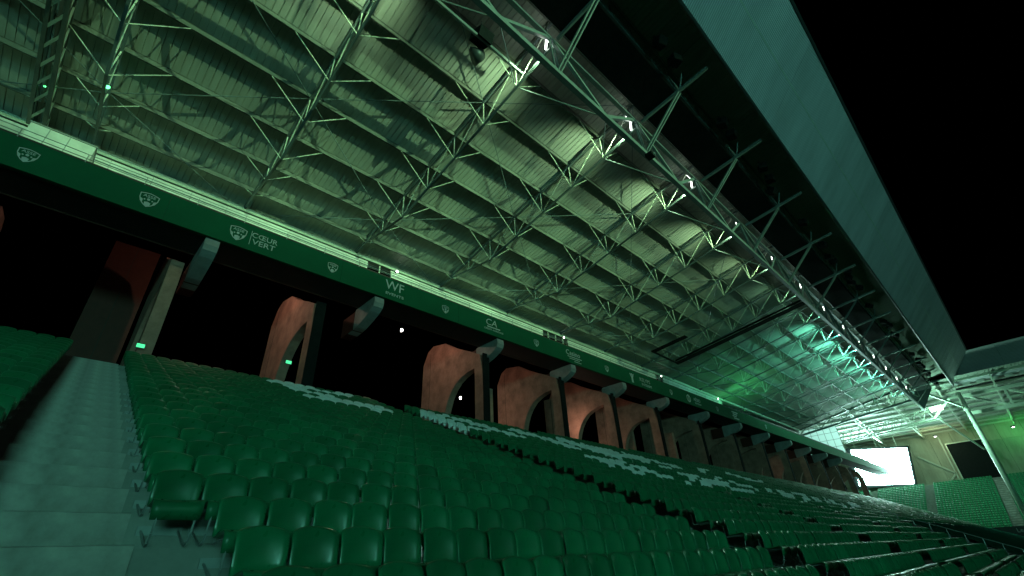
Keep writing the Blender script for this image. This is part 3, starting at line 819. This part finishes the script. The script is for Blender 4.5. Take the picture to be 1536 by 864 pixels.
# ------------------------------------------------------------------ green lamps and a speaker under the roof
def green_lamp(p, lab, pw=3.0, sc=0.7):
    e = tag(empty('green_lamp', p), lab, 'lamp', 'green lamps under the roof')
    MB().tube((0, 0, 0), (0.12, -0.1, -0.22), 0.13, 10, 0.17).build('can', M['darkbox'], e, True)
    MB().tube((0.122, -0.102, -0.224), (0.13, -0.108, -0.24), 0.15, 10).build('lens', M['lamp_green'], e)
    MB().path([(-0.2, 0, 0), (-0.2, 0, 0.3), (0.2, 0, 0.3), (0.2, 0, 0)], 0.02, 6).build('yoke', M['girder'], e)
    e.scale = (sc, sc, sc)
    point_light('lens_light', (0.22, -0.18, -0.45), pw, (0.1, 1.0, 0.3), 0.1, e)
green_lamp((-3.75, 24.0, 21.7), 'green lamp clipped to the truss at upper left')
green_lamp((-6.1, 26.6, 22.2), 'faint green lamp between the lattice girder and left picture edge', 1.0, 0.35)
green_lamp((76.0, 26.0, 18.9), 'green lamp low under the eaves far along the fascia', 750)

sp = tag(empty('loudspeaker', (9.6, 10.6, 24.0)), 'dark loudspeaker box hanging under the roof, top centre', 'loudspeaker')
MB().bar((0, 0.4, 0.3), (0, -0.4, -0.1), 0.9, 0.6).build('cabinet', M['dark'], sp)
MB().tube((0.55, 0.55, -0.1), (0.15, 0.9, -0.35), 0.28, 12, 0.5).build('horn', M['darkbox'], sp, True)
MB().tube((0, 0, 0.5), (0, 0, 1.6), 0.04, 6).build('hanger', M['girder'], sp)
MB().bar((-2.5, 0.3, 0.55), (2.5, 0.3, 0.55), 0.1, 0.1).build('cross_bar', M['girder'], sp)
cc = tag(empty('security_camera', (tx(2), GY - 0.25, GZ - 0.25)), 'small dark security camera on the main girder below the second lamp', 'camera')
MB().box(-0.22, 0.22, -0.22, 0.22, -0.22, 0.05).build('housing', M['dark'], cc)
MB().tube((0.05, -0.22, -0.08), (0.08, -0.3, -0.1), 0.11, 10).build('lens', M['girder'], cc)
MB().bar((0, 0.05, 0.05), (0, 0.2, 0.25), 0.08, 0.06).build('arm', M['girder'], cc)

# longitudinal pipe under the truss feet and a dark slung gantry further along
lp = tag(MB().tube((-15, 10.5, 23.75), (12.5, 10.5, 23.75), 0.09, 8).build('service_pipe', M['girder']), 'dark service pipe running under the roof past the loudspeaker', 'pipe')
gb = tag(empty('slung_gantry', (54, 10, 22)), 'dark slung walkway crossing under the roof midway along the stand', 'walkway')
for off in (-0.6, 0.6):
    loc_to(gb, MB().bar((54 + off, 9, 22.9), (54 + off, 24.5, 21.0), 0.10, 0.2)).build('side_beam', M['dark'], gb)
loc_to(gb, MB().bar((54, 9, 22.75), (54, 24.5, 20.85), 0.9, 0.06)).build('deck', M['dark'], gb)
loc_to(gb, MB().bar((48.5, 20.3, 21.4), (48.5, 24.8, 21.0), 0.7, 0.12)).build('landing', M['dark'], gb)
loc_to(gb, MB().bar((48.3, 24.7, 21.0), (54.5, 24.7, 20.9), 0.2, 0.16)).build('end_beam', M['dark'], gb)

# ------------------------------------------------------------------ far end
# end truss of the long roof
et = tag(empty('end_truss', (117.2, 30, 20)), 'deep dark lattice truss closing the far end of the roof', 'truss')
def tadd(name, mb, m): return loc_to(et, mb).build(name, m, et)
ca, cb_ = (30.5, 22.1, 20.9), (7.8, 26.3, 23.6)
tadd('chord', MB().bar((117.2, ca[0], ca[1]), (117.2, cb_[0], cb_[1]), 0.35, 0.35), M['girder'])
tadd('chord', MB().bar((117.2, ca[0], ca[2]), (117.2, cb_[0], cb_[2]), 0.35, 0.35), M['girder'])
for i in range(10):
    f0, f1 = i / 10, (i + 1) / 10
    y0, y1 = ca[0] + (cb_[0] - ca[0]) * f0, ca[0] + (cb_[0] - ca[0]) * f1
    zt = lambda f: ca[1] + (cb_[1] - ca[1]) * f
    zb = lambda f: ca[2] + (cb_[2] - ca[2]) * f
    a, b = ((y0, zt(f0)), (y1, zb(f1))) if i % 2 else ((y0, zb(f0)), (y1, zt(f1)))
    tadd('diagonal', MB().bar((117.2, *a), (117.2, *b), 0.18, 0.18), M['steel'])
    tadd('post', MB().bar((117.2, y1, zt(f1)), (117.2, y1, zb(f1)), 0.14, 0.14), M['steel'])

# the next stand's roof, sloping up towards the pitch
fr_ = tag(empty('end_stand_roof', (118, 0, 25)), 'ribbed metal roof of the stand across the far end', 'roof')
def fr_z(x): return 26.2 - 0.115 * (x - 118)
for y0 in np.arange(-40, 34, 4.1):
    vs = []; fs = []; prof = []
    for i in range(8):
        q = y0 + i * 0.51
        prof += [(q, 0), (q + 0.40, 0), (q + 0.42, 0.09), (q + 0.49, 0.09)]
    prof.append((y0 + 4.08, 0))
    for (yy, dz) in prof: vs += [(118.2, yy, fr_z(118.2) + dz), (153, yy, fr_z(153) + dz)]
    for i in range(len(prof) - 1): fs.append((2 * i, 2 * i + 1, 2 * i + 3, 2 * i + 2))
    loc_to(fr_, MB().add(vs, fs)).build('roof_sheet', M['deck'], fr_)
for xx in np.arange(120, 153, 3.2):
    loc_to(fr_, MB().box(xx - .08, xx + .08, -40, 33, fr_z(xx) - 0.36, fr_z(xx) - 0.02)).build('purlin', M['steel'], fr_)
def end_truss(y, lab):
    e = tag(empty('end_stand_truss', (118, y, 22)), lab, 'roof truss', 'trusses of the far end stand')
    xs = np.linspace(119, 152, 12)
    lo = lambda x: fr_z(x) - 0.9 - 1.1 * math.sin(math.pi * min(1, max(0, (x - 117) / 38)))
    m1 = MB(); m2 = MB()
    for a, b in zip(xs[:-1], xs[1:]):
        m1.bar((a, y, lo(a)), (b, y, lo(b)), 0.22, 0.22)
    loc_to(e, m1).build('lower_chord', M['steel'], e)
    loc_to(e, MB().bar((119, y, fr_z(119) - 0.5), (152, y, fr_z(152) - 0.5), 0.22, 0.22)).build('upper_chord', M['steel'], e)
    for i, (a, b) in enumerate(zip(xs[:-1], xs[1:])):
        loc_to(e, MB().tube((a, y, lo(a)), (b, y, fr_z(b) - 0.5), 0.09, 6)).build('diagonal', M['steel'], e)
        loc_to(e, MB().tube((b, y, lo(b)), (b, y, fr_z(b) - 0.5), 0.08, 6)).build('post', M['steel'], e)
for y, wd in ((29, 'nearest the seats corner'), (21, 'above the lit screen'), (13, 'right of the lit screen'), (5, 'behind the tall round column'), (-3, 'at the right picture edge')):
    end_truss(y, 'pale steel truss under the far end roof, ' + wd)
# girder of the end stand, parallel to the far goal line
eg = tag(empty('end_stand_girder', (124, 0, 22)), 'pale yellowish lattice girder under the far end roof at the right edge', 'girder')
def egadd(name, mb, m=None): return loc_to(eg, mb).build(name, m or M['steel'], eg)
egadd('chord', MB().bar((124, 2.6, 23.6), (124, -40, 23.6), 0.5, 0.5)); egadd('chord', MB().bar((124, 2.4, 20.3), (124, -40, 20.3), 0.55, 0.6))
for i in range(8):
    y0 = 1.6 - i * 5.4
    egadd('diagonal', MB().bar((124, y0, 23.4), (124, y0 - 5.0, 20.6), 0.3, 0.3)); egadd('post', MB().bar((124, y0 - 5.4, 23.4), (124, y0 - 5.4, 20.5), 0.32, 0.32))
# pale lattice box girder cutting across the corner above the lit screen
kg = tag(empty('corner_lattice_girder', (128, 17, 20.5)), 'pale lattice box girder crossing the far corner above the lit screen', 'girder')
def kadd(name, mb): return loc_to(kg, mb).build(name, M['steel'], kg)
A0, B0 = Vector((133, 27.5, 20.7)), Vector((122.6, 7.6, 20.4))
OFF = Vector((1.9, -0.9, 0.0)); UPV = Vector((0, 0, 1.9))
for o_ in (Vector((0, 0, 0)), OFF):
    kadd('chord', MB().tube(A0 + o_, B0 + o_, 0.14, 8)); kadd('chord', MB().tube(A0 + o_ + UPV, B0 + o_ + UPV, 0.11, 8))
NP = 11
for i in range(NP):
    p0, p1 = A0.lerp(B0, i / NP), A0.lerp(B0, (i + 1) / NP); pm = (p0 + p1) / 2
    for o_ in (Vector((0, 0, 0)), OFF):
        kadd('diagonal', MB().tube(p0 + o_, pm + o_ + UPV, 0.065, 6)); kadd('diagonal', MB().tube(pm + o_ + UPV, p1 + o_, 0.065, 6))
    kadd('cross_tie', MB().tube(p0, p0 + OFF, 0.06, 6)); kadd('cross_tie', MB().tube(pm + UPV, pm + UPV + OFF, 0.06, 6))
kadd('raking_strut', MB().tube(B0, (121.4, 4.0, 23.2), 0.22, 8)); kadd('raking_strut', MB().tube(B0 + Vector((0.3, -0.3, 0.2)), (138, 3.5, 15.5), 0.16, 8))
kadd('hanger', MB().tube((129, 19.8, 20.5), (131.5, 18.6, 16.5), 0.07, 6))
# roof edge of the end stand
ee = tag(empty('end_roof_edge', (121.8, 2.5, 25.3)), 'slanted teal-grey roof edge of the far end stand at the right', 'roof edge')
for i in range(6):
    y0, y1 = 2.5 - i * 8.2, 2.5 - (i + 1) * 8.2
    f = lambda yq: min(yq, 1e9)
    q = [(121.8, y0 - .012, 25.3), (121.8, y1 + .012, 25.3), (117.5, y1 + .012, 30.0), (117.5, (y0 if i else -1.8) - .012, 30.0)]
    q += [(a + 0.08, b, c + 0.08) for a, b, c in q]
    loc_to(ee, MB().add(q, [(3, 2, 1, 0), (4, 5, 6, 7), (0, 1, 5, 4), (1, 2, 6, 5), (2, 3, 7, 6), (3, 0, 4, 7)])).build('cladding_panel', M['edge_clad'], ee)
loc_to(ee, MB().box(121.9, 122.9, -45, 2.5, 24.6, 24.75)).build('walkway', M['dark'], ee)
for i in range(14):
    y0 = 1.2 - i * 2.0
    loc_to(ee, MB().box(121.6, 122.0, y0 - 1.1, y0, 24.85, 25.35)).build('light_box', M['white'], ee)
# valley corner where the two main girders meet
cn = tag(empty('corner_bracket', (118.5, 7, 21)), 'pointed dark steel corner joint where the two roofs meet', 'bracket')
loc_to(cn, MB().add([(117.6, 8.2, 21.2), (117.6, 5.4, 25.0), (117.6, 10.0, 25.0), (121.5, 7.4, 25.0), (119.5, 8.0, 21.6)],
                    [(0, 1, 2), (0, 4, 3, 1), (0, 2, 3, 4), (1, 3, 2)])).build('plate', M['girder'], cn)
# tall round column
co = tag(empty('round_column', (122, 2.45, PITCH_Z)), 'tall round pale steel column at the right edge', 'column')
loc_to(co, MB().tube((122, 2.45, PITCH_Z), (122, 2.45, 24.0), 0.38, 16)).build('shaft', M['steel'], co, True)
loc_to(co, MB().tube((122, 2.45, 20.6), (122, 2.45, 20.9), 0.5, 16)).build('collar', M['steel'], co, True)
loc_to(co, MB().bar((122, 2.45, 21.0), (118.2, 6.4, 23.9), 0.3, 0.3)).build('raking_arm', M['steel'], co)
# back wall of the end stand, sheeted, with dark screen box
bw = tag(empty('end_stand_wall', (152.5, 0, 8)), 'streaked sheeted back wall of the far end stand', 'wall')
yy = 33.0
while yy > -40:
    for z0, z1 in ((6.0, 10.4), (10.42, 14.6), (14.62, 18.6), (18.62, 22.0)):
        loc_to(bw, MB().box(152.5, 152.7, yy - 4.08, yy - 0.02, z0, z1)).build('sheet', M['farwall'], bw)
    yy -= 4.1
for a, b in (((152.3, 16, 8), (152.3, 10.6, 13)), ((152.3, 16, 17.5), (152.3, 10.6, 13)), ((152.3, 10.6, 6.5), (152.3, 10.6, 21))):
    loc_to(bw, MB().bar(a, b, 0.3, 0.3)).build('brace', M['steel'], bw)
dk = tag(empty('dark_screen', (150, 8, 8)), 'large unlit black screen hanging at the far right end', 'screen')
loc_to(dk, MB().box(150.0, 150.6, 3.0, 9.7, 7.6, 18.9)).build('panel', M['dark'], dk)
for (a, b, c, d) in ((9.7, 9.9, 7.6, 18.9), (2.8, 3.0, 7.6, 18.9), (2.8, 9.9, 18.9, 19.1)):
    loc_to(dk, MB().box(149.9, 150.65, a, b, c, d)).build('frame', M['steel'], dk)
# lit video screen
vs_ = tag(empty('video_screen', (148, 22, 12)), 'large glowing white video screen behind the end of the fascia', 'screen')
loc_to(vs_, MB().add([(146.5, 27.75, 20.6), (147.8, 16.75, 19.25), (147.8, 18.4, 11.55), (146.5, 28.9, 12.45)], [(0, 1, 2, 3)])).build('display', M['screen'], vs_)
loc_to(vs_, MB().add([(146.7, 29.1, 21.2), (148.0, 16.3, 19.7), (148.0, 18.1, 11.1), (146.7, 30.0, 12.0), (147.7, 29.1, 21.2), (149.0, 16.3, 19.7), (149.0, 18.1, 11.1), (147.7, 30.0, 12.0)],
                     [(0, 1, 2, 3), (7, 6, 5, 4), (0, 4, 5, 1), (1, 5, 6, 2), (2, 6, 7, 3), (3, 7, 4, 0)])).build('casing', M['dark'], vs_)
for yq in (18.5, 22.5, 27.0):
    loc_to(vs_, MB().tube((148.2, yq, 20.0), (148.2, yq, fr_z(148)), 0.09, 6)).build('hanger', M['steel'], vs_)
# opal glazed gable beside the screen
og = tag(empty('glazed_gable', (118.6, 27, 16)), 'pale gridded glazed panel glowing beside the lit screen', 'glazing')
for i in range(5):
    for j in range(4):
        y0 = 23.4 + i * 1.28; z0 = 16.4 + j * 1.42
        loc_to(og, MB().add([(118.62, y0 + 0.03, z0 + 0.03), (118.62, y0 + 1.25, z0 + 0.03), (118.62, y0 + 1.25, z0 + 1.39), (118.62, y0 + 0.03, z0 + 1.39)], [(0, 3, 2, 1)])).build('pane', M['opal'], og)
for i in range(6): loc_to(og, MB().box(118.55, 118.69, 23.37 + i * 1.28, 23.43 + i * 1.28, 16.4, 22.1)).build('bar', M['glazing_bar'], og)
for j in range(5): loc_to(og, MB().box(118.56, 118.68, 23.4, 29.8, 16.37 + j * 1.42, 16.43 + j * 1.42)).build('bar', M['glazing_bar'], og)

# lamp cluster at the corner and two lamps washing the end wall
cl = tag(empty('corner_lamps', (121.6, 6.7, 22.0)), 'cluster of bright white lamps at the far roof corner', 'lamp')
for i in range(5):
    MB().tube((0.1 * i, -0.9 + 0.42 * i, 0.25), (0.1 * i - 0.2, -0.95 + 0.42 * i, -0.55), 0.11, 8).build('tube', M['lamp_white'], cl)
MB().bar((-0.1, -1.3, 0.4), (0.4, 1.3, 0.4), 0.12, 0.12).build('bar', M['steel'], cl)
point_light('cluster_light', (-2.6, 0.2, -3.0), 4200, (0.42, 1.0, 0.72), 0.4, cl)
for p, c, pw, lab in (((146.0, 10.5, 20.4), (0.95, 1.0, 0.55), 520, 'yellowish lamp high on the far end wall, left of the unlit screen'), ((148.0, -2.5, 20.0), (0.10, 1.0, 0.2), 420, 'green lamp high on the far end wall at the right edge')):
    e = tag(empty('wall_lamp', p), lab, 'lamp', 'lamps on the far end wall')
    MB().box(-0.25, 0.25, -0.4, 0.4, 0.0, 0.3).build('housing', M['darkbox'], e)
    MB().box(-0.12, 0.12, -0.2, 0.2, -0.03, -0.002).build('lens', M['lamp_small'], e)
    point_light('lens_light', (0.2, 0, -0.3), pw, c, 0.25, e)
# seats of the end stand
mb = MB(); prof = []
for m in range(0, 26):
    prof += [(121.5 + m * 0.9, 0.6 + m * 0.40), (122.4 + m * 0.9, 0.6 + m * 0.40)]
n = len(prof)
mb.add([(xx, -45, z) for xx, z in prof] + [(xx, 34, z) for xx, z in prof], [(i, i + 1, n + i + 1, n + i) for i in range(n - 1)])
struct(mb.build('end_terrace', M['concrete']))
farseats = []
for m in range(0, 25):
    for yy in np.arange(-22, 32, 0.52):
        if any(abs(yy - c) < 0.8 for c in (4.0, -8.0, 15.5, 26)): continue
        farseats.append((122.1 + m * 0.9, yy, 0.6 + m * 0.40, -math.pi / 2))
many_seats('end_stand_seats', farseats, M['seat_far'], 'green seats of the stand across the far end')
tw = tag(empty('stair_wall', (130, 4, 0)), 'pale concrete stair with side wall between the far end seat blocks', 'stairs')
for m in range(0, 24): loc_to(tw, MB().box(121.6 + m * 0.9, 122.49 + m * 0.9, 3.3, 4.7, 0.6 + m * 0.4 - 0.05, 0.85 + m * 0.4)).build('step', M['step'], tw)
fw = tag(empty('barrier_wall', (121.3, 0, PITCH_Z)), 'dark barrier wall below the far end seats with a pale painted name', 'wall')
loc_to(fw, MB().box(121.2, 121.45, -45, 26, PITCH_Z, 1.4)).build('board', M['darkbox'], fw)
o = place('lettering', text_mesh('Le Progrès', 0.9), fw, (121.18 - 121.3, 2.6, 0.75 - PITCH_Z), (R(90), 0, R(-90)))

# added video screen across the pitch, unseen behind the viewer, lights seats and roof edge
ts = tag(empty('added_video_screen', (-30, -88, 4)), 'added unseen video screen across the pitch that lights the seats', 'screen')
loc_to(ts, MB().box(-42, -18, -88.0, -87.95, 2, 14)).build('display', M['screen_added'], ts)
loc_to(ts, MB().box(-43, -17, -89.5, -88.02, 1, 15)).build('casing', M['dark'], ts)
for xx in (-38, -22): loc_to(ts, MB().tube((xx, -88.8, PITCH_Z), (xx, -88.8, 1), 0.5, 10)).build('leg', M['girder'], ts)

# added unseen floodlights across the pitch, washing the underside of this roof
for j, (xx, pw) in enumerate([(-9.0, 0.42), (1.0, 0.75), (11.0, 1.0), (21.0, 1.0), (31.0, 0.9), (41.0, 0.6), (51.0, 0.3)]):
    e = tag(empty('added_floodlight', (xx, -82.0, 19.5)), 'added unseen round floodlight across the pitch, %s of the row' % ORD[j + 1], 'floodlight', 'added floodlights across the pitch')
    MB().tube((0, -0.8, -0.05), (0, 0, 0), 0.35, 14, 0.55).build('housing', M['darkbox'], e, True)
    MB().tube((0, 0.0, 0.0), (0, 0.04, 0.0), 0.5, 14).build('lens', M['lamp_small'], e)
    MB().path([(-0.62, -0.3, 0), (-0.62, -0.3, 1.0), (0.62, -0.3, 1.0), (0.62, -0.3, 0)], 0.05, 6).build('yoke', M['girder'], e)
    MB().bar((0, -0.3, 1.0), (0, -0.3, 3.2), 0.16, 0.16).build('hanger', M['girder'], e)
    spot_light('lens_light', (0, 0.6, 0), ADDED_FLOOD_W * pw, (0.48, 1.0, 0.47), 0.05, e, (0, 101.0, 3.4), 8.4, 0.8)
    MB().box(-1.5, 1.5, 5.2, 6.2, 0.325, 0.95).build('visor', M['dark'], e)  # added visor keeps the beam off the clad roof edge
    for sx in (-1.4, 1.4): MB().bar((sx, -0.3, 1.0), (sx, 5.3, 0.9), 0.08, 0.08).build('visor_arm', M['girder'], e)
tag(MB().box(-20, 70, -82.9, -82.0, 22.6, 23.2).build('opposite_roof_beam', M['girder']), 'long roof beam of the opposite stand carrying the added floodlights', 'beam')
